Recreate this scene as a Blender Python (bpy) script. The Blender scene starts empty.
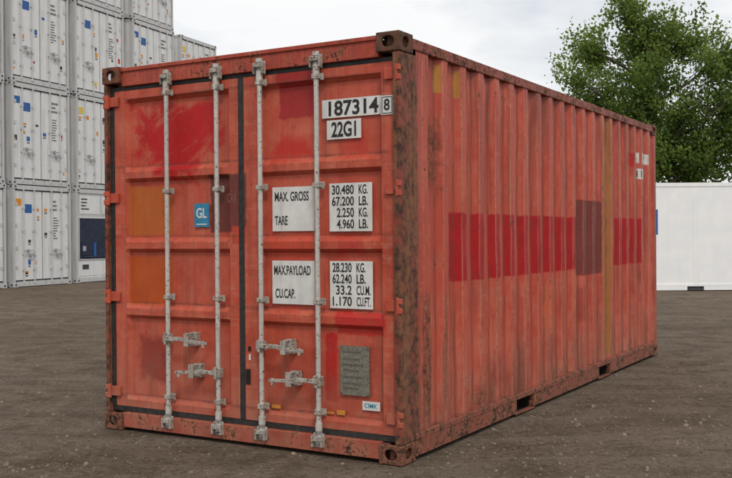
import bpy, bmesh, math, random
import numpy as np
from mathutils import Matrix, Vector, noise as mnoise
random.seed(7); rng=np.random.default_rng(7)
scn=bpy.context.scene
COL=scn.collection
R=math.radians
# ------------------------------------------------------------------ node helpers
class G:
    def __init__(s,name):
        s.m=bpy.data.materials.new(name); s.m.use_nodes=True
        s.nt=s.m.node_tree; s.nt.nodes.clear()
        s.out=s.nt.nodes.new('ShaderNodeOutputMaterial')
        tc=s.nt.nodes.new('ShaderNodeTexCoord'); s.P=tc.outputs['Object']
        sp=s.nt.nodes.new('ShaderNodeSeparateXYZ'); s.nt.links.new(s.P,sp.inputs[0])
        s.x,s.y,s.z=sp.outputs
    def _set(s,sock,v):
        if isinstance(v,bpy.types.NodeSocket): s.nt.links.new(v,sock)
        elif isinstance(v,(tuple,list)):
            sock.default_value=tuple(v)+((1,) if len(v)==3 and sock.type=='RGBA' else ())
        else: sock.default_value=v
    def math(s,op,a,b=None,c=None,clamp=False):
        n=s.nt.nodes.new('ShaderNodeMath'); n.operation=op; n.use_clamp=clamp
        s._set(n.inputs[0],a)
        if b is not None: s._set(n.inputs[1],b)
        if c is not None: s._set(n.inputs[2],c)
        return n.outputs[0]
    def mul(s,a,b): return s.math('MULTIPLY',a,b)
    def noise(s,scale,detail=4,rough=.55,vec=None,stretch=None,rot=None):
        n=s.nt.nodes.new('ShaderNodeTexNoise'); n.inputs['Scale'].default_value=scale
        n.inputs['Detail'].default_value=min(detail,4); n.inputs['Roughness'].default_value=rough
        v=vec or s.P
        if rot:
            mp=s.nt.nodes.new('ShaderNodeMapping'); mp.inputs['Rotation'].default_value=rot
            s.nt.links.new(v,mp.inputs[0]); v=mp.outputs[0]
        if stretch:
            mp=s.nt.nodes.new('ShaderNodeMapping'); mp.inputs['Scale'].default_value=stretch
            s.nt.links.new(v,mp.inputs[0]); v=mp.outputs[0]
        s.nt.links.new(v,n.inputs['Vector'])
        return n.outputs['Fac']
    def mr(s,v,a,b,c=0.,d=1.):
        n=s.nt.nodes.new('ShaderNodeMapRange'); n.clamp=True
        s._set(n.inputs[0],v)
        for i,k in enumerate((a,b,c,d)): n.inputs[i+1].default_value=k
        return n.outputs[0]
    def mix(s,f,a,b):
        n=s.nt.nodes.new('ShaderNodeMix'); n.data_type='RGBA'
        s._set(n.inputs[0],f); s._set(n.inputs[6],a); s._set(n.inputs[7],b)
        return n.outputs[2]
    def bump(s,h,strength=.3,dist=.01):
        n=s.nt.nodes.new('ShaderNodeBump'); n.inputs['Strength'].default_value=strength
        n.inputs['Distance'].default_value=dist; s.nt.links.new(h,n.inputs['Height']); return n.outputs[0]
    def bsdf(s,col,rough=.6,metal=0,nrm=None,spec=.4):
        n=s.nt.nodes.new('ShaderNodeBsdfPrincipled')
        s._set(n.inputs['Base Color'],col); s._set(n.inputs['Roughness'],rough); s._set(n.inputs['Metallic'],metal)
        n.inputs['Specular IOR Level'].default_value=spec
        if nrm is not None: s.nt.links.new(nrm,n.inputs['Normal'])
        s.nt.links.new(n.outputs[0],s.out.inputs[0]); return n
    def rects(s,u,spans,z0,z1,n,amp=.02,soft=.006):
        acc=None
        for a,b in spans:
            d=s.math('SUBTRACT',s.math('ABSOLUTE',s.math('SUBTRACT',u,(a+b)/2)),(b-a)/2)
            acc=d if acc is None else s.math('MINIMUM',acc,d)
        dz=s.math('SUBTRACT',s.math('ABSOLUTE',s.math('SUBTRACT',s.z,(z0+z1)/2)),(z1-z0)/2)
        d=s.math('MAXIMUM',acc,dz)
        d=s.math('ADD',d,s.mul(s.math('SUBTRACT',n,.5),amp))
        return s.mr(d,-soft,soft,1,0)

def paint(name,u='x',patches=(),rust=.3,streak=.4,scuff=0,red1=(.455,.062,.031),red2=(.535,.106,.062),chalk=(.56,.175,.105),chalkf=.45,postrust=None,stains=(),ledges=(),corrug=False,rustcol=((.045,.022,.014),(.19,.078,.038))):
    g=G(name); U=g.x if u=='x' else g.y
    n1=g.noise(1.1,4,.6); n2=g.noise(7,4,.7); n3=g.noise(38,4,.75)
    ne=g.noise(16,4,.75)
    c=g.mix(g.mr(n1,.35,.65),red1,red2)
    c=g.mix(g.mr(n2,.47,.70,0,chalkf),c,chalk)
    c=g.mix(g.mr(n2,.46,.3,0,.55),c,tuple(k*.66 for k in red1))
    st=g.noise(1,4,.6,stretch=(16,16,.9)); st2=g.noise(1,4,.6,stretch=(45,45,1.6))
    c=g.mix(g.mr(st,.50,.76,0,streak),c,(.17,.053,.033))
    c=g.mix(g.mr(st2,.56,.75,0,streak*.6),c,(.57,.22,.135))
    c=g.mix(g.mr(st2,.44,.28,0,streak*.95),c,(.18,.048,.030))
    if scuff:
        outer=g.mr(g.x,-.022,-.010) if u=='y' else g.mr(g.y,.075,.055)
        hs=g.noise(1,4,.7,stretch=(3,3,60)); 
        sc=g.mul(outer,g.mr(g.math('ADD',g.mul(hs,.5),g.mul(ne,.5)),.53,.60,0,.5*scuff))
        c=g.mix(sc,c,(.57,.25,.165))
    brush=None
    for (spans,z0,z1,col,op,amp) in patches:
        soft=.006 if amp<.1 else .035
        m=g.rects(U,spans,z0,z1,ne if amp<.1 else n2,amp,soft)
        if amp>=.35:
            if brush is None: brush=g.mr(g.noise(1,4,.65,rot=(0,R(32),0),stretch=(2.6,3,13)),.30,.44,.15,1)
            m=g.mul(m,brush)
        m=g.mul(m,g.mr(n3,.22,.5,op*.75,op))
        cc=g.mix(g.mr(n2,.40,.75,0,.45),col,tuple(k*.55 for k in col))
        c=g.mix(m,c,cc)
    c=g.mix(g.mr(st,.54,.80,0,streak*.55),c,(.14,.045,.028))
    dz=g.mul(g.mr(g.z,.75,.05),g.mr(n2,.3,.7,.25,1))
    c=g.mix(g.mul(dz,.55),c,(.27,.17,.115))
    rn=g.math('ADD',g.mul(n3,.55),g.mul(n2,.45))
    thr=.66-.14*rust
    rm=g.mr(rn,thr,thr+.03)
    if scuff:
        r2=g.mul(outer,g.mr(g.math('ADD',g.mul(n3,.5),g.mul(ne,.5)),.605,.635,0,.8))
        rm=g.math('MAXIMUM',rm,r2)
    if corrug:
        ph=g.math('MULTIPLY',g.math('ABSOLUTE',g.math('SUBTRACT',g.math('FRACT',g.math('ADD',g.math('DIVIDE',g.math('SUBTRACT',g.y,.93),.285),.5)),.5)),.285)
        e1=g.mr(g.math('ABSOLUTE',g.math('SUBTRACT',ph,.0375)),.0,.009,1,0)
        rm=g.math('MAXIMUM',rm,g.mul(e1,g.mr(g.math('ADD',g.mul(n3,.5),g.mul(n2,.5)),.50,.58,0,.8)))
        c=g.mix(g.mul(e1,g.mr(st2,.35,.6,.15,.55)),c,(.60,.27,.18))
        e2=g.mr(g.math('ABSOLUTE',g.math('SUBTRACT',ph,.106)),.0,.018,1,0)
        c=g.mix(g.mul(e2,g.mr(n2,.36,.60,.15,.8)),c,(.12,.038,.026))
        low=g.mul(g.mr(g.z,.55,.17),g.mr(st,.42,.62,0,.6)); c=g.mix(low,c,(.15,.06,.04))
        top=g.mul(g.mr(g.z,2.0,2.5),g.mr(st,.46,.60,0,.5)); c=g.mix(top,c,(.17,.05,.035))
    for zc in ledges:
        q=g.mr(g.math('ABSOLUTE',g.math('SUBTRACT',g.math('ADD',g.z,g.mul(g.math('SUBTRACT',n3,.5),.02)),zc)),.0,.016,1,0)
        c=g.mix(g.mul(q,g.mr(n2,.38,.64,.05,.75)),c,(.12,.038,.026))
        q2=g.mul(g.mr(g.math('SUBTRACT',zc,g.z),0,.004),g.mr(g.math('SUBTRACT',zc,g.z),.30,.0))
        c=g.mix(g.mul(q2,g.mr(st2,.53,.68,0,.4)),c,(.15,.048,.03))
    if postrust:
        a,b=postrust
        pr=g.mr(g.math('ADD',U,g.mul(g.math('SUBTRACT',ne,.5),.12)),a,b,1,0)
        rm=g.math('MAXIMUM',rm,g.mul(pr,g.mr(g.math('ADD',g.mul(n2,.6),g.mul(st,.4)),.40,.50,.30,1)))
    for (a,b,z0,z1) in stains:
        m=g.rects(U,[(a,b)],z0,z1,n2,.25,.04)
        rm=g.math('MAXIMUM',rm,g.mul(m,g.mr(n3,.4,.55,.2,.85)))
    rc=g.mix(g.mr(g.math('ADD',g.mul(ne,.6),g.mul(st,.4)) if postrust else ne,.42,.58),*rustcol)
    c=g.mix(rm,c,rc)
    h=g.math('ADD',g.mul(n3,.5),g.mul(rm,-.6))
    g.bsdf(c,g.math('ADD',g.mr(n2,.3,.7,.42,.62),g.mul(rm,.25)),0,g.bump(h,.25,.003),.3)
    return g.m

def simple(name,c1,c2,scale=12,rough=.6,metal=0,bmp=.15,dirt=None,rustspots=0):
    g=G(name); n=g.noise(scale,4,.65); c=g.mix(g.mr(n,.35,.65),c1,c2)
    if dirt:
        st=g.noise(1,4,.6,stretch=(20,20,1.2)); c=g.mix(g.mr(st,.5,.75,0,dirt),c,(.22,.17,.13))
    if rustspots:
        r=g.noise(scale*2.2,4,.7); c=g.mix(g.mr(r,.60-.1*rustspots,.64-.1*rustspots),c,(.12,.05,.025))
    g.bsdf(c,rough,metal,g.bump(n,bmp,.004) if bmp else None); return g.m

MD=(.13,.032,.028)
VR=(.46,.005,.008)
door_mat=paint('door_paint','x',[
   ([(-2.25,-1.85)],1.385,1.735,(.46,.110,.018),.95,.02),
   ([(-2.25,-1.85)],.895,1.235,(.46,.078,.010),.95,.02),
   ([(-2.17,-1.42)],1.98,2.28,VR,.97,.36),
   ([(-2.04,-1.58)],1.76,2.12,VR,.97,.36),
   ([(-1.51,-1.18)],1.40,1.79,MD,.93,.03),
   ([(-.93,-.66)],2.13,2.44,(.33,.014,.016),.9,.06),
   ([(-.97,-.69)],1.88,2.00,(.50,.02,.010),.85,.15),
   ([(-2.17,-1.92)],.36,.66,(.28,.030,.022),.9,.20),
   ([(-.59,-.50)],.33,.76,VR,.85,.05),
   ([(-.50,-.14)],.76,.90,VR,.75,.07),
   ([(-.46,-.30)],1.88,2.0,(.50,.03,.02),.6,.15),
   ([(-.48,-.30)],1.25,1.36,VR,.7,.1),
   ([(-.98,-.66)],1.22,1.36,(.52,.05,.022),.7,.1),
   ([(-1.30,-1.18)],1.32,1.44,(.52,.06,.028),.9,.03),
   ([(-.24,-.16)],1.5,1.95,(.42,.06,.03),.7,.1),
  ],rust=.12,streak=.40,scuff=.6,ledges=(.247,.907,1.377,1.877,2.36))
cs=[.93+.285*k for k in range(9)]
spans=[(c-.115,c+.10) for c in cs]; spans[0]=(.76,1.03)
side_mat=paint('side_paint','y',[
   ([(.3,3.6)],1.00,1.60,(.48,.072,.038),.4,.08),
   (spans,1.06,1.52,(.37,.002,.006),.99,.04),
   ([(4.46,4.66),(4.75,4.94),(5.02,5.21),(5.29,5.46)],1.06,1.53,(.37,.002,.006),.98,.04),
   ([(3.33,4.02)],1.00,1.68,(.15,.026,.022),.9,.05),
   ([(4.04,4.33)],.2,2.5,(.34,.13,.03),.86,.05),
   ([(.53,.60),(.82,.88)],2.29,2.47,(.42,.18,.03),.95,.03),
   ([(2.42,2.66)],.55,.95,(.51,.11,.05),.8,.08),
   ([(3.3,3.5)],.62,.9,(.27,.038,.025),.6,.2),
   ([(1.45,1.65)],.3,.52,(.30,.03,.022),.6,.2),
   ([(5.22,5.42),(5.48,5.76)],2.13,2.24,(.66,.64,.60),.95,.008),
   ([(5.25,5.53)],1.96,2.07,(.66,.64,.60),.95,.008),
   ([(5.27,5.31),(5.34,5.38),(5.52,5.56),(5.60,5.64)],2.15,2.22,(.03,.03,.03),.9,.01),
   ([(5.28,5.32),(5.36,5.40),(5.44,5.48)],1.98,2.05,(.03,.03,.03),.9,.01),
   ([(4.9,5.2)],2.08,2.22,(.43,.006,.008),.9,.05),
  ],rust=.30,streak=.66,scuff=.6,red1=(.42,.055,.030),red2=(.49,.088,.052),stains=[(.42,.56,1.7,2.1),(.3,.44,.2,1.0),(1.1,1.3,.17,.3),(2.6,3.1,.17,.25)],ledges=(.165,),corrug=True)
post_mat=paint('post_paint','y',[],rust=.3,streak=.5,postrust=(.55,.75),red1=(.30,.045,.027),red2=(.36,.060,.036),rustcol=((.045,.024,.018),(.22,.094,.048)))
frame_mat=paint('frame_paint','x',[],rust=.8,streak=.5,red1=(.36,.048,.027),red2=(.42,.074,.042))
rail_mat=paint('rail_paint','y',[],rust=1.2,streak=.65,red1=(.25,.042,.027),red2=(.31,.055,.034))
hinge_mat=paint('hinge_paint','x',[],rust=.4,streak=.3,red1=(.43,.057,.03),red2=(.49,.09,.05))
rust_mat=simple('casting_rust',(.045,.025,.017),(.15,.066,.036),14,.85,0,.5)
casting_mat=paint('casting_paint','x',[],rust=1.4,streak=.5,red1=(.17,.04,.028),red2=(.20,.05,.034))
rubber=simple('gasket_rubber',(.014,.015,.016),(.04,.036,.032),30,.7)
galv=simple('galvanised_steel',(.45,.43,.39),(.57,.55,.51),22,.5,.1,.1,dirt=.42,rustspots=.1)
galv2=simple('keeper_steel',(.31,.28,.24),(.46,.43,.38),26,.6,.1,.2,dirt=.5,rustspots=.4)
plate_w=simple('white_decal',(.60,.59,.56),(.72,.71,.68),9,.55,0,.05,dirt=.28)
ink=simple('black_ink',(.012,.012,.012),(.03,.03,.03),40,.6)
blue=simple('blue_decal',(.02,.18,.32),(.03,.23,.38),20,.5)
orange_d=simple('orange_decal',(.6,.25,.03),(.5,.2,.04),40,.6)
cscplate=simple('data_plate_metal',(.15,.14,.11),(.26,.25,.20),50,.5,.3,.3,rustspots=.3)
darkin=simple('dark_inside',(.01,.008,.007),(.025,.02,.015),9,.9)

# ------------------------------------------------------------------ mesh helpers
class MB:
    def __init__(s): s.v=[];s.f=[];s.m=[]
    def add(s,vs,fs,m=0):
        o=len(s.v); s.v+= [tuple(v) for v in vs]; s.f+=[tuple(i+o for i in f) for f in fs]; s.m+=[m]*len(fs)
    def box(s,x0,x1,y0,y1,z0,z1,m=0):
        s.add([(x0,y0,z0),(x1,y0,z0),(x1,y1,z0),(x0,y1,z0),(x0,y0,z1),(x1,y0,z1),(x1,y1,z1),(x0,y1,z1)],
              [(0,3,2,1),(4,5,6,7),(0,1,5,4),(1,2,6,5),(2,3,7,6),(3,0,4,7)],m)
    def cyl(s,p0,p1,r,m=0,n=14,r1=None):
        p0=Vector(p0);p1=Vector(p1);d=(p1-p0).normalized(); r1=r if r1 is None else r1
        a=d.orthogonal().normalized(); b=d.cross(a)
        vs=[];
        for p,rr in((p0,r),(p1,r1)):
            for i in range(n):
                t=2*math.pi*i/n; vs.append(p+a*math.cos(t)*rr+b*math.sin(t)*rr)
        fs=[(i,(i+1)%n,n+(i+1)%n,n+i) for i in range(n)]+[tuple(range(n-1,-1,-1)),tuple(range(n,2*n))]
        s.add(vs,fs,m)
    def prism(s,pts,axis,a,b,m=0):
        def mk(p,t):
            return {'x':(t,p[0],p[1]),'y':(p[0],t,p[1]),'z':(p[0],p[1],t)}[axis]
        n=len(pts); vs=[mk(p,a) for p in pts]+[mk(p,b) for p in pts]
        fs=[(i,(i+1)%n,n+(i+1)%n,n+i) for i in range(n)]+[tuple(range(n-1,-1,-1)),tuple(range(n,2*n))]
        s.add(vs,fs,m)
    def grid(s,fn,nu,nv,m=0):
        vs=[fn(i,j) for j in range(nv) for i in range(nu)]
        fs=[(j*nu+i,j*nu+i+1,(j+1)*nu+i+1,(j+1)*nu+i) for j in range(nv-1) for i in range(nu-1)]
        s.add(vs,fs,m)
    def mesh(s,name,mats,smooth=None):
        me=bpy.data.meshes.new(name); me.from_pydata(s.v,[],s.f); 
        for k in mats: me.materials.append(k)
        me.polygons.foreach_set('material_index',s.m); 
        bm=bmesh.new(); bm.from_mesh(me); bmesh.ops.recalc_face_normals(bm,faces=bm.faces); bm.to_mesh(me); bm.free()
        me.update()
        if smooth:
            me.shade_smooth(); me.set_sharp_from_angle(angle=R(smooth))
        return me
    def obj(s,name,mats,parent=None,bevel=0,smooth=None,seg=2):
        o=bpy.data.objects.new(name,s.mesh(name,mats,smooth)); COL.objects.link(o)
        if parent: o.parent=parent
        if bevel:
            b=o.modifiers.new('b','BEVEL'); b.width=bevel; b.segments=seg; b.limit_method='ANGLE'; b.angle_limit=R(40)
        return o
def nz(x,y,z,s): return mnoise.noise(Vector((x*s,y*s,z*s)))

# ------------------------------------------------------------------ RED CONTAINER
L,W,H=6.058,2.438,2.591
root=bpy.data.objects.new('red_shipping_container',None); COL.objects.link(root)
root.location=(.2055,5.736,0); root.rotation_euler=(0,0,R(-30.6))
def stadium(w,h,n=10):
    pts=[]; r=min(w,h)/2
    for k in range(2):
        for i in range(n+1):
            t=math.pi*i/n + (0 if k==0 else math.pi)
            if w<h: cx,cy=0,(h/2-r)*(1 if k==0 else -1); pts.append((cx+r*math.cos(t),cy+r*math.sin(t)))
            else:
                t-=math.pi/2; cx,cy=(w/2-r)*(1 if k==0 else -1),0; pts.append((cx+r*math.cos(t),cy+r*math.sin(t)))
    return pts
def boolobj(mb,name):
    o=bpy.data.objects.new(name,mb.mesh(name,[])); COL.objects.link(o); return o
def casting_mesh():
    b=MB(); b.box(-.081,.081,-.089,.089,-.059,.059); base=boolobj(b,'tmp')
    cut=[]
    c=MB(); c.box(-.062,.062,-.070,.070,-.042,.042); cut.append(boolobj(c,'t0'))
    c=MB(); c.prism(stadium(.084,.064),'y',-.2,.2); cut.append(boolobj(c,'t1'))
    c=MB(); c.prism(stadium(.084,.064),'x',-.2,.2); cut.append(boolobj(c,'t2'))
    c=MB(); c.prism(stadium(.064,.12),'z',-.2,.2); cut.append(boolobj(c,'t3'))
    for k in cut:
        m=base.modifiers.new('x','BOOLEAN'); m.operation='DIFFERENCE'; m.object=k; m.solver='EXACT'
    m=base.modifiers.new('b','BEVEL'); m.width=.006; m.segments=2; m.limit_method='ANGLE'; m.angle_limit=R(50)
    dg=bpy.context.evaluated_depsgraph_get(); dg.update()
    me=bpy.data.meshes.new_from_object(base.evaluated_get(dg)); me.name='corner_casting'
    for k in cut+[base]: bpy.data.objects.remove(k)
    return me
cme=casting_mesh()
def casting_at(x,y,z,parent,mat,name='corner_casting'):
    me=cme.copy(); me.transform(Matrix.Translation((x,y,z))); me.materials.clear(); me.materials.append(mat)
    o=bpy.data.objects.new(name,me); COL.objects.link(o); o.parent=parent
for x in(-W+.081,-.081):
    for y in(.089,L-.089):
        casting_at(x,y,.059,root,casting_mat); casting_at(x,y,H-.059,root,rust_mat if (x>-1 and y<1) else casting_mat)

m=MB()
for sx in(0,1):
    X=lambda v: (-v if sx==0 else -W+v)
    def bx(a,b,*r): m.box(min(X(a),X(b)),max(X(a),X(b)),*r)
    bx(.006,.056 if sx==0 else .034,.010,.235,.118,H-.118)
    bx(.056 if sx==0 else .034,.11,.115,.15,.118,H-.118)
    bx(.006,.12,L-.12,L-.006,.118,H-.118)
m.obj('corner_post',[post_mat],root,.008)
m=MB()
for sx in(0,1):
    X=lambda v: (-v if sx==0 else -W+v)
    def bx(a,b,*r): m.box(min(X(a),X(b)),max(X(a),X(b)),*r)
    bx(.004,.060,.178,L-.178,2.505,2.572)
    bx(.0,.050,.178,L-.178,.122,.162)
    pk=[(1.82,2.18),(3.88,4.24)]
    ys=[.178,1.82,2.18,3.88,4.24,L-.178]
    for i in(0,2,4): bx(.004,.012,ys[i],ys[i+1],.035,.122); bx(.004,.045,ys[i],ys[i+1],.022,.035)
    for a,b in pk:
        bx(.003,.05,a-.012,a,.020,.124); bx(.003,.05,b,b+.012,.020,.124)
        bx(.003,.05,a-.012,b+.012,.008,.018)
m.obj('side_rails',[rail_mat],root,.004)
m=MB()
m.box(-W+.06,-.06,.10,L-.05,.125,.160); 
for i in range(18):
    y=.3+i*.32
    if not any(a-.06<y<b+.06 for a,b in[(1.82,2.18),(3.88,4.24)]): m.box(-W+.05,-.05,y,y+.04,.03,.125)
for a in(1.82,3.88): m.box(-W+.1,-.052,a-.01,a,.01,.125);m.box(-W+.1,-.052,a+.36,a+.37,.01,.125); m.box(-1.3,-1.2,a,a+.36,.01,.125); m.box(-1.2,-.052,a,a+.36,.004,.010)  # pocket tunnels lined and closed in near-black, painting in their deep shade
m.obj('floor_frame',[darkin],root)
def corr(y0,y1,phase,pitch=.285,dep=.036):
    o,sl,inn=.075,.068,.074
    pts=[(y0,1)]; k=math.floor((y0-phase)/pitch)-1
    while True:
        c=phase+k*pitch
        for a,v in((c-o/2-sl,0),(c-o/2,1),(c+o/2,1),(c+o/2+sl,0)):
            if y0+.03<a<y1-.03: pts.append((a,v))
        k+=1
        if c>y1+pitch: break
    pts.append((y1,1)); 
    if pts[1][1]==0 and pts[1][0]-y0<.05: pts.pop(1)
    return pts
prof=corr(.23,L-.115,.93)
nzr=36
def side(sx):
    def fn(i,j):
        y,v=prof[i]; z=.162+(2.506-.162)*j/(nzr-1)
        x=.010+(1-v)*.036
        d=nz(y*1.0+sx*9,z*.8,1,1.3)*.008+nz(y,z,5+sx*7,4)*.006
        if j in(0,nzr-1): d=0
        if i in(0,len(prof)-1): d=0
        x=max(.003,x+d+.002)
        return (-x,y+nz(y,z,9,2.5)*.008*(0 if j in(0,nzr-1) else 1),z) if sx==0 else (-W+x,y,z)
    return fn
m=MB(); m.grid(side(0),len(prof),nzr); m.obj('side_wall',[side_mat],root,smooth=25)
m=MB(); m.grid(side(1),len(prof),nzr); m.obj('side_wall',[side_mat],root,smooth=25)
prx=corr(-W+.11,-.11,-1.2,.25)
m=MB(); m.grid(lambda i,j:(prx[i][0],L-.012-(1-prx[i][1])*.04,.12+2.35*j),len(prx),2); m.box(-W+.12,-.12,L-.06,L-.004,.01,.12); m.box(-W+.12,-.12,L-.06,L-.004,2.47,2.57)
m.obj('end_wall',[rail_mat],root)
m=MB(); m.box(-W+.05,-.05,.12,L-.05,2.556,2.568); m.obj('roof',[rail_mat],root)

m=MB()
m.box(-W+.162,-.162,.030,.14,2.450,2.566); m.box(-W+.162,-.162,.018,.050,2.552,2.580)
m.box(-W+.162,-.162,.020,.14,.020,.126); 
m.obj('header_and_sill',[frame_mat],root,.005)
m=MB(); m.box(-W+.030,-.030,.125,.14,.12,2.46)
m.box(-W+.036,-.056,.052,.110,.128,.164); m.box(-W+.036,-.056,.052,.110,2.422,2.448)
m.box(-1.242,-1.198,.048,.110,.166,2.42); m.box(-W+.036,-W+.074,.044,.110,.166,2.42); m.box(-.066,-.057,.052,.110,.166,2.42)
m.obj('door_gasket',[rubber],root)
zp=[(.166,.05),(.215,.05),(.245,.085),(.795,.085),(.822,.05),(.868,.05),(.905,.085),(1.265,.085),(1.292,.05),(1.338,.05),(1.375,.085),(1.765,.085),(1.792,.05),(1.838,.05),(1.875,.085),(2.33,.085),(2.36,.05),(2.42,.05)]
zz=[]
for (a,ya),(b,yb) in zip(zp[:-1],zp[1:]):
    n=max(1,int((b-a)/.04))
    for k in range(n): zz.append((a+(b-a)*k/n,ya+(yb-ya)*k/n))
zz.append(zp[-1])
def leaf(x0,x1,fl,frr):
    m=MB()
    nx=26
    def fn2(i,j):
        x=x0+fl+(x1-x0-fl-frr)*i/(nx-1); z,y=zz[j]
        if i==1: x=x0+fl+.022
        if i==nx-2: x=x1-frr-.022
        if y>.05 and i in(0,nx-1): y=.05
        d=nz(x,z,3,2.2)*.010+nz(x,z,8,6)*.004
        if y<.06: d*=.5
        if i in(0,nx-1) or j in(0,len(zz)-1): d=0
        return (x,y+d,z)
    m.grid(fn2,nx,len(zz))
    m.box(x0,x0+fl,.047,.11,.166,2.42); m.box(x1-frr,x1,.047,.11,.166,2.42)
    m.box(x0+fl,x1-frr,.056,.11,.166,.18); m.box(x0+fl,x1-frr,.056,.11,2.41,2.42)
    return m.obj('door_leaf',[door_mat],root,0,smooth=25)
leaf(-2.362,-1.244,.10,.075); leaf(-1.196,-.067,.12,.085)
m=MB()
for z in(.27,.95,1.655,2.345):
    for sg,xe in((1,-.03),(-1,-W+.03)):
        a,b=sorted((xe+.020*sg,xe-.095*sg)); m.box(a,b,.028,.043,z-.035,z+.035)
        m.cyl((xe,.022,z-.05),(xe,.022,z+.05),.016,0,12)
        a,b=sorted((xe+.026*sg,xe+.0*sg)); m.box(a,b,.004,.028,z-.045,z-.012); m.box(a,b,.004,.028,z+.012,z+.045)
m.obj('door_hinges',[hinge_mat],root,.003)
rods=[-1.84,-1.40,-1.04,-.60]
m=MB(); mk=MB()
for k,x in enumerate(rods):
    m.cyl((x,.014,.075),(x,.014,2.525),.0160,0,16)
    for z in(.96,1.69):
        mk.box(x-.042,x+.042,.034,.046,z-.022,z+.022); mk.box(x-.024,x+.024,-.006,.034,z-.014,z+.014)
    for z in(.27,2.37):
        mk.box(x-.040,x+.040,.034,.046,z-.022,z+.022); mk.box(x-.023,x+.023,-.006,.034,z-.016,z+.016)
    for z,s in((2.475,1),(.105,-1)):
        yb=.030 if s>0 else .020
        mk.box(x-.040,x+.040,yb-.010,yb,z-.055,z+.035)
        mk.box(x-.040,x-.028,yb-.040,yb-.010,z-.05,z+.02); mk.box(x+.028,x+.040,yb-.040,yb-.010,z-.05,z+.02)
        mk.box(x-.028,x+.028,-.024,-.008,z-.012,z+.016)
        m.cyl((x,.014,z-.12 if s>0 else z-.03),(x,.014,z-.03 if s>0 else z+.10),.023,0,12); m.cyl((x,.014,z+.025),(x,.014,z+.050),.023,0,12)
m.obj('lock_rods',[galv],root,smooth=40); mk.obj('rod_brackets',[galv2],root,.003)
m=MB()
def handle(xr,xe,z):
    s=1 if xe>xr else -1
    m.box(xr-.028,xr+.028,-.012,.036,z-.030,z+.030)
    m.cyl((xr,-.016,z-.04),(xr,-.016,z+.04),.011,0,10)
    bar=[(xr,z+.014),(xr+s*.14,z+.018),(xr+s*.20,z+.004),(xe,z-.006),(xe,z-.026),(xr+s*.19,z-.020),(xr+s*.13,z-.010),(xr,z-.014)]
    if s<0: bar=bar[::-1]
    m.prism(bar,'y',-.026,-.014)
    xc=xr+s*.20
    m.box(xc-.032,xc+.032,.037,.084,z-.046,z+.046)
    m.box(xc-.026,xc+.026,-.010,.037,z-.044,z-.030)
    m.box(xc-.020,xc+.020,-.036,-.028,z-.045,z+.048)
    m.box(xc-.010,xc+.010,-.036,.037,z+.034,z+.046)
    x2=xe-s*.03; m.cyl((x2,-.020,z-.045),(x2,-.020,z+.0),.012,0,8)
handle(-1.84,-1.47,.675); handle(-1.40,-1.75,.465); handle(-1.04,-.69,.665); handle(-.60,-.96,.465)
m.obj('door_handles',[galv2],root,.003)

# decals
RY=.0795
m=MB()
P=[(-.595,-.165,2.11,2.225),(-.56,-.31,1.975,2.095),(-.985,-.66,1.405,1.69),(-.545,-.235,1.40,1.70),(-.99,-.66,.935,1.215),(-.545,-.235,.92,1.215),(-.315,-.19,.30,.355)]
for a,b,c,d in P: m.box(a,b,RY-.009,RY-.006,c,d)
m.box(-.150,-.068,.040,.043,2.10,2.215)
m.box(-1.165,-1.15,.042,.044,.56,.60)
m.obj('decal_plates',[plate_w],root)
m=MB(); m.box(-1.645,-1.515,RY-.009,RY-.006,1.44,1.60); m.obj('class_sticker',[blue],root)
m=MB(); m.box(-1.0,-.93,RY-.012,RY-.010,.255,.28); m.box(-.60,-.52,RY-.012,RY-.010,.255,.27); m.box(-.50,-.44,RY-.012,RY-.010,.255,.285); m.obj('small_stickers',[orange_d],root)
m=MB(); m.box(-1.19,-1.155,.041,.046,.40,.50); m.box(-1.17,-1.15,.041,.046,.62,.65); m.obj('tape_residue',[darkin],root)
m=MB(); m.box(-.47,-.26,RY-.016,RY-.006,.385,.69)
for z in(.655,.61,.575,.54,.50,.46,.43): m.box(-.45,-.45+random.uniform(.11,.17),RY-.018,RY-.016,z-.006,z+.004,1)
for x in(-.46,-.27):
    for z in(.395,.68): m.cyl((x,RY-.02,z),(x,RY-.015,z),.006,1,8)
m.obj('data_plate',[cscplate,simple('plate_engraving',(.10,.09,.08),(.16,.15,.13),60,.6,.3)],root)
def text(body,x0,x1,z0,z1,y,mat,off=.0):
    cu=bpy.data.curves.new('t','FONT'); cu.body=body; cu.size=1; cu.offset=off
    o=bpy.data.objects.new('t',cu); COL.objects.link(o)
    dg=bpy.context.evaluated_depsgraph_get(); dg.update()
    me=bpy.data.meshes.new_from_object(o.evaluated_get(dg)); bpy.data.objects.remove(o)
    co=np.zeros(len(me.vertices)*3); me.vertices.foreach_get('co',co); co=co.reshape(-1,3)
    a,b=co.min(0),co.max(0); sx=(x1-x0)/(b[0]-a[0])
    new=np.stack([x0+(co[:,0]-a[0])*sx, np.full(len(co),y), z0+(co[:,1]-(a[1]))*(z1-z0)/(b[1]-a[1])],1)
    me.vertices.foreach_set('co',new.ravel()); me.materials.clear(); me.materials.append(mat); me.update()
    ob=bpy.data.objects.new('lettering',me); COL.objects.link(ob); ob.parent=root
TY=RY-.0105
text('187314',-.545,-.185,2.120,2.215,TY,ink,.026); text('8',-.130,-.090,2.125,2.195,.0385,ink,.02)
text('22G1',-.525,-.345,1.988,2.084,TY,ink,.026)
text('MAX. GROSS',-.965,-.70,1.598,1.659,TY,ink,.018); text('TARE',-.965,-.865,1.445,1.504,TY,ink,.018)
text('MAX.PAYLOAD',-.975,-.69,1.123,1.184,TY,ink,.018); text('CU.CAP.',-.965,-.81,.973,1.034,TY,ink,.018)
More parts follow.
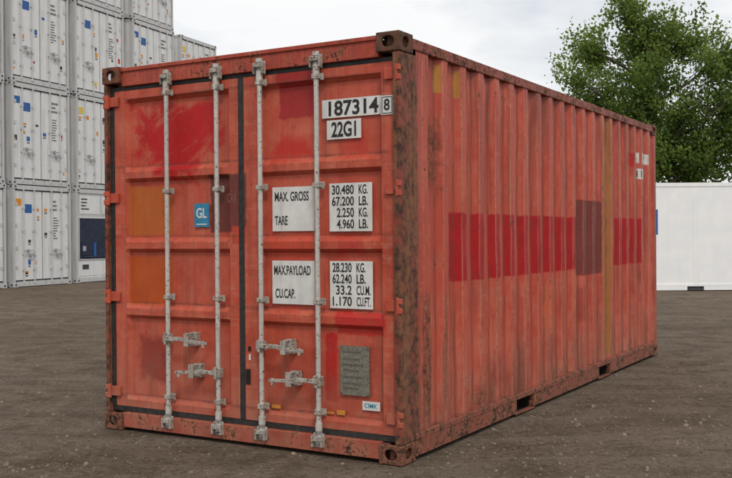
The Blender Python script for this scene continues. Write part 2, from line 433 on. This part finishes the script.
for i,(a,b) in enumerate((('30.480','KG.'),('67.200','LB.'),('2.250','KG.'),('4.960','LB.'))):
    z=1.630-.071*i; x0=-.525 if i<2 else -.49
    text(a,x0,-.365,z,z+.058,TY,ink,.018); text(b,-.330,-.265,z,z+.058,TY,ink,.018)
for i,(a,b) in enumerate((('28.230','KG.'),('62.240','LB.'),('33.2','CU.M.'),('1.170','CU.FT.'))):
    z=1.146-.070*i; x0=-.525 if i!=2 else -.50
    text(a,x0,-.385,z,z+.058,TY,ink,.018); text(b,-.350 ,(-.285 if i<2 else -.25),z,z+.058,TY,ink,.018)
text('GL',-1.625,-1.535,1.50,1.57,TY,plate_w,.02); 
m=MB(); m.box(-1.625,-1.535,TY-.0005,TY+.0005,1.455,1.462);m.obj('sticker_line',[plate_w],root)
text('CIMK',-.30,-.21,.315,.342,TY,blue,.012)
text('CAX',-1.335,-1.26,1.60,1.66,.0455,simple('faded_ink',(.22,.09,.08),(.28,.12,.1),30,.7),.0)
m=MB()
for a,b,c,d in((-.145,-.141,2.107,2.208),(-.077,-.073,2.107,2.208),(-.141,-.077,2.107,2.111),(-.141,-.077,2.204,2.208)): m.box(a,b,.0385,.0395,c,d)
m.obj('check_digit_frame',[ink],root)

# ------------------------------------------------------------------ WHITE CONTAINERS
def white(name,v=.80,dirt=.1):
    g=G(name); n=g.noise(3,3); st=g.noise(1,3,.6,stretch=(14,14,.9)); n3=g.noise(24,3,.7)
    c=g.mix(g.mr(n,.35,.65),(v*.93,v*.94,v*.94),(v,v,v*.985))
    c=g.mix(g.mr(st,.52,.8,0,dirt*2.2),c,(.34,.30,.25)); c=g.mix(g.mr(n3,.66,.70,0,.6 if dirt>.05 else .15),c,(.25,.15,.09))
    g.bsdf(c,.45,0,None,.4); return g.m
wm=white('reefer_white',.72,.25); wf=white('reefer_frame',.54,.4)
wseam_hole=simple('reefer_seam_hole_shade',(.05,.055,.06),(.10,.10,.105),9,.7,0,0)  # dark gasket seams, also painted shade for casting holes and fork pockets
wrod=simple('reefer_rod',(.48,.49,.49),(.58,.58,.57),20,.45,.1,0)
d_blue=simple('decal_blue',(.02,.09,.30),(.02,.12,.36),8,.5,0,0); d_or=simple('decal_orange',(.62,.22,.02),(.7,.3,.03),8,.5,0,0)
d_yel=simple('decal_yellow',(.70,.50,.05),(.62,.44,.04),8,.5,0,0); d_blk=simple('decal_black',(.03,.03,.03),(.06,.06,.06),8,.6,0,0)
d_red=simple('decal_red',(.5,.04,.03),(.45,.05,.04),8,.6,0,0); fan=simple('fan_dark_blue',(.008,.014,.035),(.02,.03,.06),8,.6,0,0); grey=simple('machine_grey',(.30,.31,.32),(.40,.40,.41),8,.5,.1,0)
WM=[wm,wf,wseam_hole,wrod,d_blue,d_or,d_yel,d_blk,d_red,fan,grey]
def reefer_mesh(kind,seed,w=2.438,l=12.19,h=2.896):
    r=random.Random(seed); m=MB()
    m.box(.02,w-.02,.09,l-.02,.16,h-.03,0)
    for x in(0,w-.162):
        for y in(0,l-.178):
            for z in(0,h-.118):
                m.box(x,x+.162,y,y+.178,z,z+.118,1)
                m.prism([(x+.081+p[0],z+.059+p[1]) for p in stadium(.084,.06,5)],'y',y-.002,y+.180,2)  # solid dark ovals paint the shade of open casting holes
                m.prism([(y+.089+p[0],z+.059+p[1]) for p in stadium(.084,.06,5)],'x',x-.002,x+.164,2)
    for x in(0.008,w-.078): m.box(x,x+.07,.01,.16,.118,h-.118,1); m.box(x,x+.07,l-.16,l-.01,.118,h-.118,1)
    m.box(.162,w-.162,.012,.15,h-.135,h-.014,1); m.box(.162,w-.162,.012,.15,.012,.15,1)
    for s in(0.006,w-.056): m.box(s,s+.05,.178,l-.178,.02,.16,1); m.box(s,s+.05,.178,l-.178,h-.09,h-.01,1)
    if kind=='door':
        m.box(.078,w-.078,.085,.1,.15,h-.135,2)
        for a,b in((.11,w/2-.026),(w/2+.026,w-.11)):
            m.box(a,b,.045,.084,.195,h-.172,0)
            for z in(.55,1.1,1.75,2.35): m.box(a+.001,a+.09,.034,.045,z-.05,z+.05,1) if a<1 else m.box(b-.09,b-.001,.034,.045,z-.05,z+.05,1)
        for x in(.42,.86,w-.86,w-.42):
            m.cyl((x,.016,.07),(x,.016,h-.06),.020,3,8)
            for z in(.12,.5,.95,1.6,2.25,h-.11): m.box(x-.045,x+.045,.001,.045,z-.035,z+.035,1)
        for a,b,z in((.42,.78,1.02),(.86,.50,.88),(w-.86,w-.5,1.02),(w-.42,w-.78,.88)):
            a,b=sorted((a,b)); m.box(a,b,-.018,-.006,z-.014,z+.014,10); m.box((a+b)/2-.025,(a+b)/2+.025,-.02,.04,z-.045,z+.045,10)
        D=lambda a,b,z0,z1,c: m.box(a,b,.041,.0445,z0,z1,c)
        for i in range(3):
            x=w-.76
            while x<w-.76+r.uniform(.14,.28): D(x,x+.022,2.42-.12*i,2.48-.12*i,7); x+=.036
        for i in range(9):
            z=1.95-.075*i; x=w-.75; e=x+r.uniform(.1,.22)
            while x<e: q=r.uniform(.02,.05); D(x,x+q,z,z+.032,7); x+=q+.014
        big=r.choice((4,5,6,None,None))
        if big: D(.14,.36,2.3,2.5,big)
        for _ in range(9):
            col=r.choice((5,5,6,7,7,4,8,5)); lf=r.random()<.55
            x=r.choice((.13,.50,.62,.90,.99)) if lf else r.choice((w/2+.08,w-.36,w-.28,w-.62))
            z=r.choice((.35,.62,1.25,1.45,1.7,1.95,2.15)); ww=r.uniform(.05,.13); hh_=r.uniform(.05,.16)
            D(x,x+ww,z,z+hh_,col)
            if r.random()<.5: D(x+.01,x+ww-.01,z-.06,z-.03,7)
        if r.random()<.4: D(.5,.78,2.1,2.35,4)
    else:
        m.box(.085,w-.085,.05,.1,.15,h-.135,0)
        m.box(.14,w-.14,.040,.049,2.05,h-.16,1)
        for a in(.2,w/2+.06): m.box(a,a+w/2-.28,.03,.040,2.12,2.68,0)
        for i in range(4): m.box(.25,.25+r.uniform(.2,.4),.027,.03,2.55-.1*i,2.59-.1*i,7)
        m.box(w-.75,w-.55,.027,.03,2.3,2.55,4); m.box(w-.45,w-.3,.027,.03,2.3,2.5,5)
        x0,x1,z0,z1=.16,w-.24,.72,1.98
        m.box(x0,x1,.043,.049,z0,z1,9)
        for zz_ in(z0-.03,z1): m.box(x0-.03,x1+.03,.02,.06,zz_,zz_+.03,1)
        for xx in(x0-.03,x1): m.box(xx,xx+.03,.02,.06,z0,z1,1)
        cx,cz=(x0+x1)/2+.3,(z0+z1)/2+.1
        for q in range(5):
            rr=.08+.08*q; n=20
            for i in range(n):
                t0=2*math.pi*i/n; t1=2*math.pi*(i+1)/n
                m.cyl((cx+rr*math.cos(t0),.03,cz+rr*math.sin(t0)),(cx+rr*math.cos(t1),.03,cz+rr*math.sin(t1)),.004,2,4)
        m.box(x0+.1,x0+.55,.022,.043,z0+.12,z0+.5,9); m.box(x0+.15,x0+.3,.016,.022,z0+.25,z0+.4,10); m.box(x0+.7,x0+.8,.03,.043,z0+.02,z0+.5,4)
        m.cyl((x0+.2,.03,z0+.06),(x1-.1,.03,z0+.06),.03,9,8)
        m.box(.16,1.1,.034,.049,.2,.64,0); m.box(1.16,w-.16,.034,.049,.2,.64,0); m.box(.3,.6,.030,.034,.4,.55,7)
    for i in range(1,10):
        y=i*l/10; m.box(.012,.02,y-.02,y+.02,.16,h-.09,0); m.box(w-.02,w-.012,y-.02,y+.02,.16,h-.09,0)
    return m.mesh('reefer_'+kind,WM)
dms=[reefer_mesh('door',s) for s in(1,2,3,4,5,6,7,8,9)]; mach=reefer_mesh('machine',9)
ang=math.atan2(.925,.381)
ORI=Vector((-10.05,26.6,0)); DIR=Vector((.381,.925,0)).normalized()
idx=0
for k in range(-3,4):
    for t in range(4 if k<3 else 3):
        if k<-1 and t>2: continue
        idx+=1
        me=mach if (k==1 and t==0) else dms[(idx*4)%9]
        o=bpy.data.objects.new('white_refrigerated_container',me); COL.objects.link(o)
        jx=random.uniform(-.03,.03)
        p=ORI+DIR*(.50+(2.70*k if k<1 else 2.90*k-.16)+jx); o.location=(p.x,p.y,t*2.9+.0)
        o.rotation_euler=(0,0,ang)
wside=white('side_white',.86,.02)
def long_white():
    m=MB(); l,w,h=12.19,2.438,2.591
    m.box(.03,l-.03,.018,w-.02,.15,h-.03,0)
    for x in(0,l-.178):
        for y in(0,w-.162):
            for z in(0,h-.118): m.box(x,x+.178,y,y+.162,z,z+.118,0); m.prism([(x+.089+p[0],z+.059+p[1]) for p in stadium(.084,.06,6)],'y',y-.002,y+.164,2)  # casting holes are solid dark ovals, their shade painted in
    m.box(.01,.10,.008,.09,.118,h-.118,0); m.box(l-.10,l-.01,.008,.09,.118,h-.118,0)
    m.box(.178,l-.178,.004,.06,h-.10,h-.008,0)
    ys=[.178,1.05,1.45,3.3,3.7,8.4,8.8,10.7,11.1,l-.178]
    m.box(.178,l-.178,.004,.06,.105,.16,0)
    for i in range(0,len(ys),2): m.box(ys[i],ys[i+1],.006,.06,.012,.105,0)
    for i in range(1,len(ys)-1,2): m.box(ys[i],ys[i+1],.055,.06,.012,.105,2)  # dark panels paint the shade inside the fork pockets
    for i in range(1,10): m.box(i*l/10-.012,i*l/10+.012,.014,.018,.16,h-.10,0)
    m.box(.20,.36,.010,.0135,1.35,1.95,4)
    return m.mesh('long_white',[wside,wf,wseam_hole,wrod,d_blue])
me=long_white()
o=bpy.data.objects.new('white_shipping_container',me); COL.objects.link(o); o.location=(6.62,23.15,0); o.rotation_euler=(0,0,R(-.4))

# ------------------------------------------------------------------ GROUND
g=G('dirt_ground')
a=g.noise(.35,4,.6); b=g.noise(2.6,4,.7); c_=g.noise(20,4,.78); d=g.noise(110,3,.78); tr=g.noise(1,4,.6,stretch=(.25,2.4,1))
col=g.mix(g.mr(a,.38,.62),(.190,.142,.102),(.275,.218,.162))
col=g.mix(g.mr(b,.42,.60,0,.8),col,(.122,.088,.062))
col=g.mix(g.mr(tr,.5,.68,0,.55),col,(.29,.24,.185))
col=g.mix(g.mr(c_,.54,.68,0,.6),col,(.32,.265,.205))
col=g.mix(g.mr(c_,.47,.33,0,.8),col,(.070,.048,.033))
col=g.mix(g.mr(d,.56,.68,0,.7),col,(.38,.32,.26))
col=g.mix(g.mr(d,.45,.34,0,.85),col,(.050,.035,.025))
h=g.math('ADD',g.math('ADD',g.mul(c_,1.),g.mul(d,.45)),g.mul(b,1.4))
g.bsdf(col,.95,0,g.bump(h,1.0,.045),.1)
def axis(c,dens,far):
    s=[0]; st=dens
    while s[-1]<far: s.append(s[-1]+st); st*=1.045 if s[-1]<12 else 1.25
    return np.array([c-k for k in s[::-1]]+[c+k for k in s[1:]])
xs=axis(1,.05,900); ys=axis(5,.05,900)
m=MB(); 
def gf(i,j):
    x,y=xs[i],ys[j]; r=math.hypot(x,y-6)
    f=max(0,1-r/30)
    z=(nz(x,y,0,.5)*.03+nz(x,y,3,2.2)*.016+nz(x,y,7,7)*.010)*f
    for off in(-3.3,-5.1,1.8):
        u=x+.25*y-off-.3*math.sin(y*.35); z-=.018*math.exp(-(u/.16)**2)*f
    lx=(x-.2055)*math.cos(R(30.6))-(y-5.736)*math.sin(R(30.6)); ly=(x-.2055)*math.sin(R(30.6))+(y-5.736)*math.cos(R(30.6))
    dx=max(-W-lx,lx,0); dy=max(-ly,ly-L,0); q=min(1,math.hypot(dx,dy)/.5)
    return (x,y,z*(.25+.75*q)-.006*(1-q)-.01*(1-f))
m.grid(gf,len(xs),len(ys)); m.obj('ground',[g.m],smooth=60)
st=simple('stone',(.085,.066,.05),(.27,.225,.175),5,.9,0,0)
m=MB()
def gf_z(x,y):
    i=int(np.argmin(abs(xs-x))); j=int(np.argmin(abs(ys-y))); return gf(i,j)[2]
def stone(x,y,s):
    z0=gf_z(x,y); vs=[]
    a=random.random()*6.28; sq=random.uniform(.4,.8)
    for t in range(5): vs.append((x+s*math.cos(a+t*1.257)*random.uniform(.7,1.2),y+s*math.sin(a+t*1.257)*random.uniform(.7,1.2),z0-s*.1))
    for t in range(5): vs.append((x+.7*s*math.cos(a+.5+t*1.257)*random.uniform(.7,1.1),y+.7*s*math.sin(a+.5+t*1.257)*random.uniform(.7,1.1),z0+s*sq*random.uniform(.8,1.1)))
    m.add(vs,[(i,(i+1)%5,5+i) for i in range(5)]+[((i+1)%5,5+(i+1)%5,5+i) for i in range(5)]+[(5,6,7,8,9)])
n=0
while n<20000:
    y=3.2+ (random.random()**1.8)*20; x=random.uniform(-.48,.48)*(y+1)
    lx=(x-.2055)*math.cos(R(30.6))-(y-5.736)*math.sin(R(30.6)); ly=(x-.2055)*math.sin(R(30.6))+(y-5.736)*math.cos(R(30.6))
    if -W<lx<0 and 0<ly<L: continue
    if mnoise.noise(Vector((x*.8,y*.8,0)))<random.uniform(-.7,.3): continue
    stone(x,y,min(.022,random.lognormvariate(math.log(.0048),.6))); n+=1
m.obj('gravel',[st])
# ------------------------------------------------------------------ TREE
def leafmat():
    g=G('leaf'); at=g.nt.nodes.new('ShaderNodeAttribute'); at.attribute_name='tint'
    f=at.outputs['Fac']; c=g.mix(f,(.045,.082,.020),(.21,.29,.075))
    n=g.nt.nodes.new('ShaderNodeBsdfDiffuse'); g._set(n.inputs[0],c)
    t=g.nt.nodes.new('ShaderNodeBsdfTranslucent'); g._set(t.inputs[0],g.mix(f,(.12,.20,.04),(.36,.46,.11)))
    mx=g.nt.nodes.new('ShaderNodeMixShader'); mx.inputs[0].default_value=.45; g.nt.links.new(n.outputs[0],mx.inputs[1]); g.nt.links.new(t.outputs[0],mx.inputs[2])
    g.nt.links.new(mx.outputs[0],g.out.inputs[0]); return g.m
lm=leafmat(); bark=simple('bark',(.08,.065,.05),(.15,.13,.10),9,.95,0,0)
def tree(loc,lobes,nclump,leaves,seed,lsize=.095,trunk_h=2.4):
    r=random.Random(seed); q=np.random.default_rng(seed)
    m=MB(); top=max(c[2]+c[5] for c in lobes)
    def limb(p0,p1,r0,r1,bend=.12,n=6):
        p0=Vector(p0);p1=Vector(p1);prev=p0;rp=r0; l=(p1-p0).length
        off=Vector((r.uniform(-1,1),r.uniform(-1,1),r.uniform(-.2,.8)))*l*bend
        pts=[p0]
        for i in range(1,n+1):
            t=i/n; p=p0.lerp(p1,t)+off*math.sin(math.pi*t)*.8; rr=r0+(r1-r0)*t
            m.cyl(prev,p,rp,0,7,rr); prev=p; rp=rr; pts.append(p)
        return pts
    tr=limb((0,0,-.1),(.1,0,top*.82),.17,.035,.03,10)
    wts=np.array([c[3]*c[4]*c[5] for c in lobes])**.75; wts=wts/wts.sum()
    lobc=[]
    for c in lobes:
        zt=min(max(c[2]-.45*math.hypot(c[0],c[1])-c[5]*.6,trunk_h*.6),top*.7)
        k=min(range(len(tr)),key=lambda i:abs(tr[i].z-zt))
        lobc.append(limb(tr[k],(c[0],c[1],c[2]),.065,.022,.12))
    P=[];D=[]
    for i in range(nclump):
        li=q.choice(len(lobes),p=wts); c=lobes[li]
        v=q.normal(size=3); v/=np.linalg.norm(v); rad=q.random()**.42
        p=np.array([c[0]+v[0]*c[3]*rad,c[1]+v[1]*c[4]*rad,c[2]+v[2]*c[5]*rad])
        s=lobc[li][r.randint(2,len(lobc[li])-1)]
        limb(s,p,.018,.005,.15,4)
        d=np.array([v[0],v[1],v[2]*.6+.5]); d/=np.linalg.norm(d); P.append(p); D.append(d)
    tro=m.mesh('trunk_and_limbs',[bark],60)
    V=[];T=[]
    for p,d in zip(P,D):
        n=int(leaves*r.uniform(.5,1.4)); t=q.uniform(-.55,.45,n)
        sp=.20*(1.1-np.abs(t))
        c=p+np.outer(t,d)+q.normal(size=(n,3))*sp[:,None]
        a=q.normal(size=(n,3)); a[:,2]-=.5; a/=np.linalg.norm(a,axis=1)[:,None]
        b=np.cross(a,q.normal(size=(n,3))); b/=np.linalg.norm(b,axis=1)[:,None]
        s=lsize*q.uniform(.6,1.25,n)[:,None]
        vv=np.stack([c-a*s*.7,c+b*s*.42,c+a*s*.7,c-b*s*.42],1); V.append(vv)
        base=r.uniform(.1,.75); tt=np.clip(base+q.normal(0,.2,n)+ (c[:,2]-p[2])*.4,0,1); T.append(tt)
    V=np.concatenate(V); T=np.concatenate(T); n=len(V)
    me=bpy.data.meshes.new('foliage'); me.vertices.add(n*4); me.vertices.foreach_set('co',V.ravel())
    me.loops.add(n*4); me.loops.foreach_set('vertex_index',np.arange(n*4)); me.polygons.add(n)
    me.polygons.foreach_set('loop_start',np.arange(0,n*4,4)); me.polygons.foreach_set('loop_total',np.full(n,4))
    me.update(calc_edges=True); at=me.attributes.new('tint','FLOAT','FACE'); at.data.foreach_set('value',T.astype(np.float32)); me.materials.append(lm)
    e=bpy.data.objects.new('deciduous_tree',None); COL.objects.link(e); e.location=loc
    for nm,mm in(('trunk',tro),('foliage',me)):
        o=bpy.data.objects.new(nm,mm); COL.objects.link(o); o.parent=e
def LP(px,py,rw,rh,yoff=0):
    s=31/968.75; return ((px-648)*s,yoff,(234-py)*s+1.37,rw*s,rw*s*.8,rh*s)
lobes=[LP(634,20,26,36),LP(603,50,28,28,.5),LP(573,80,22,13,-.6),LP(590,92,26,16,.3),LP(650,95,50,45,-.3),LP(690,38,28,32,.5),LP(718,105,32,58,-.5),LP(725,54,22,28),LP(606,112,38,26,.6),LP(668,150,60,40,0),LP(625,160,40,30,-1),LP(655,50,28,38,.8),LP(700,160,50,30,.4),LP(742,120,22,50,.4)]
tree(((648-366)/968.75*31,31,0),lobes,380,140,5)
m=MB(); rr=random.Random(3)
for i in range(9000):
    t=rr.uniform(-1.5,1.5); R0=rr.uniform(118,130); x=R0*math.sin(t); y=R0*math.cos(t)
    hh=(4.0+2.2*mnoise.noise(Vector((t*9,0,0)))+1.2*mnoise.noise(Vector((t*40,1,0))))*rr.random()**.6
    s=rr.uniform(.35,.8); a=Vector((rr.gauss(0,1),rr.gauss(0,1),rr.gauss(0,1))).normalized()*s; b=a.orthogonal().normalized()*s*.7
    c=Vector((x,y,hh)); m.add([c-a,c+b,c+a,c-b],[(0,1,2,3)])
me=m.mesh('distant_trees',[simple('distant_foliage',(.03,.05,.02),(.06,.09,.03),.3,.9,0,0)]); o=bpy.data.objects.new('distant_trees',me); COL.objects.link(o)

# ------------------------------------------------------------------ LIGHT + SKY
w=bpy.data.worlds.new('World'); scn.world=w; w.use_nodes=True; nt=w.node_tree; nt.nodes.clear()
sky=nt.nodes.new('ShaderNodeTexSky'); sky.sky_type='NISHITA'; sky.sun_disc=False
SE=R(48); az=R(168)
sky.sun_elevation=SE; sky.sun_rotation=az; sky.dust_density=2.5
tc=nt.nodes.new('ShaderNodeTexCoord'); mp=nt.nodes.new('ShaderNodeMapping'); mp.inputs['Scale'].default_value=(1,1,2.6); nt.links.new(tc.outputs['Generated'],mp.inputs[0])
nn=nt.nodes.new('ShaderNodeTexNoise'); nn.inputs['Scale'].default_value=3.2; nn.inputs['Detail'].default_value=6; nn.inputs['Roughness'].default_value=.52; nt.links.new(mp.outputs[0],nn.inputs['Vector'])
rm=nt.nodes.new('ShaderNodeMapRange'); rm.inputs[1].default_value=.42; rm.inputs[2].default_value=.55; rm.inputs[3].default_value=.66; rm.inputs[4].default_value=1.; nt.links.new(nn.outputs['Fac'],rm.inputs[0])
n2=nt.nodes.new('ShaderNodeTexNoise'); n2.inputs['Scale'].default_value=5; n2.inputs['Detail'].default_value=5; nt.links.new(mp.outputs[0],n2.inputs['Vector'])
cm=nt.nodes.new('ShaderNodeMix'); cm.data_type='RGBA'; nt.links.new(n2.outputs['Fac'],cm.inputs[0]); cm.inputs[6].default_value=(8.8,9.1,9.4,1); cm.inputs[7].default_value=(10.4,10.3,10.2,1)
mx=nt.nodes.new('ShaderNodeMix'); mx.data_type='RGBA'; nt.links.new(rm.outputs[0],mx.inputs[0]); nt.links.new(sky.outputs[0],mx.inputs[6]); nt.links.new(cm.outputs[2],mx.inputs[7])
bg=nt.nodes.new('ShaderNodeBackground'); bg.inputs['Strength'].default_value=.1; nt.links.new(mx.outputs[2],bg.inputs[0])
wo=nt.nodes.new('ShaderNodeOutputWorld'); nt.links.new(bg.outputs[0],wo.inputs[0])
sl=bpy.data.lights.new('sun','SUN'); sl.energy=1.4; sl.angle=R(12); sl.color=(1,.95,.88); so=bpy.data.objects.new('sun',sl); COL.objects.link(so)
dv=Vector((math.sin(az)*math.cos(SE),math.cos(az)*math.cos(SE),math.sin(SE))); so.rotation_euler=dv.to_track_quat('Z','Y').to_euler(); so.location=dv*30
# ------------------------------------------------------------------ CAMERA
cd=bpy.data.cameras.new('camera'); cd.lens=968.75/732*36; cd.sensor_width=36; cd.clip_end=3000
co=bpy.data.objects.new('camera',cd); COL.objects.link(co)
co.matrix_world=Matrix.Translation((0,0,1.371))@Matrix.Rotation(R(90-.187),4,'X')@Matrix.Rotation(R(-.441),4,'Z')
scn.camera=co
scn.view_settings.view_transform='Standard'; scn.view_settings.look='None'; scn.view_settings.exposure=0
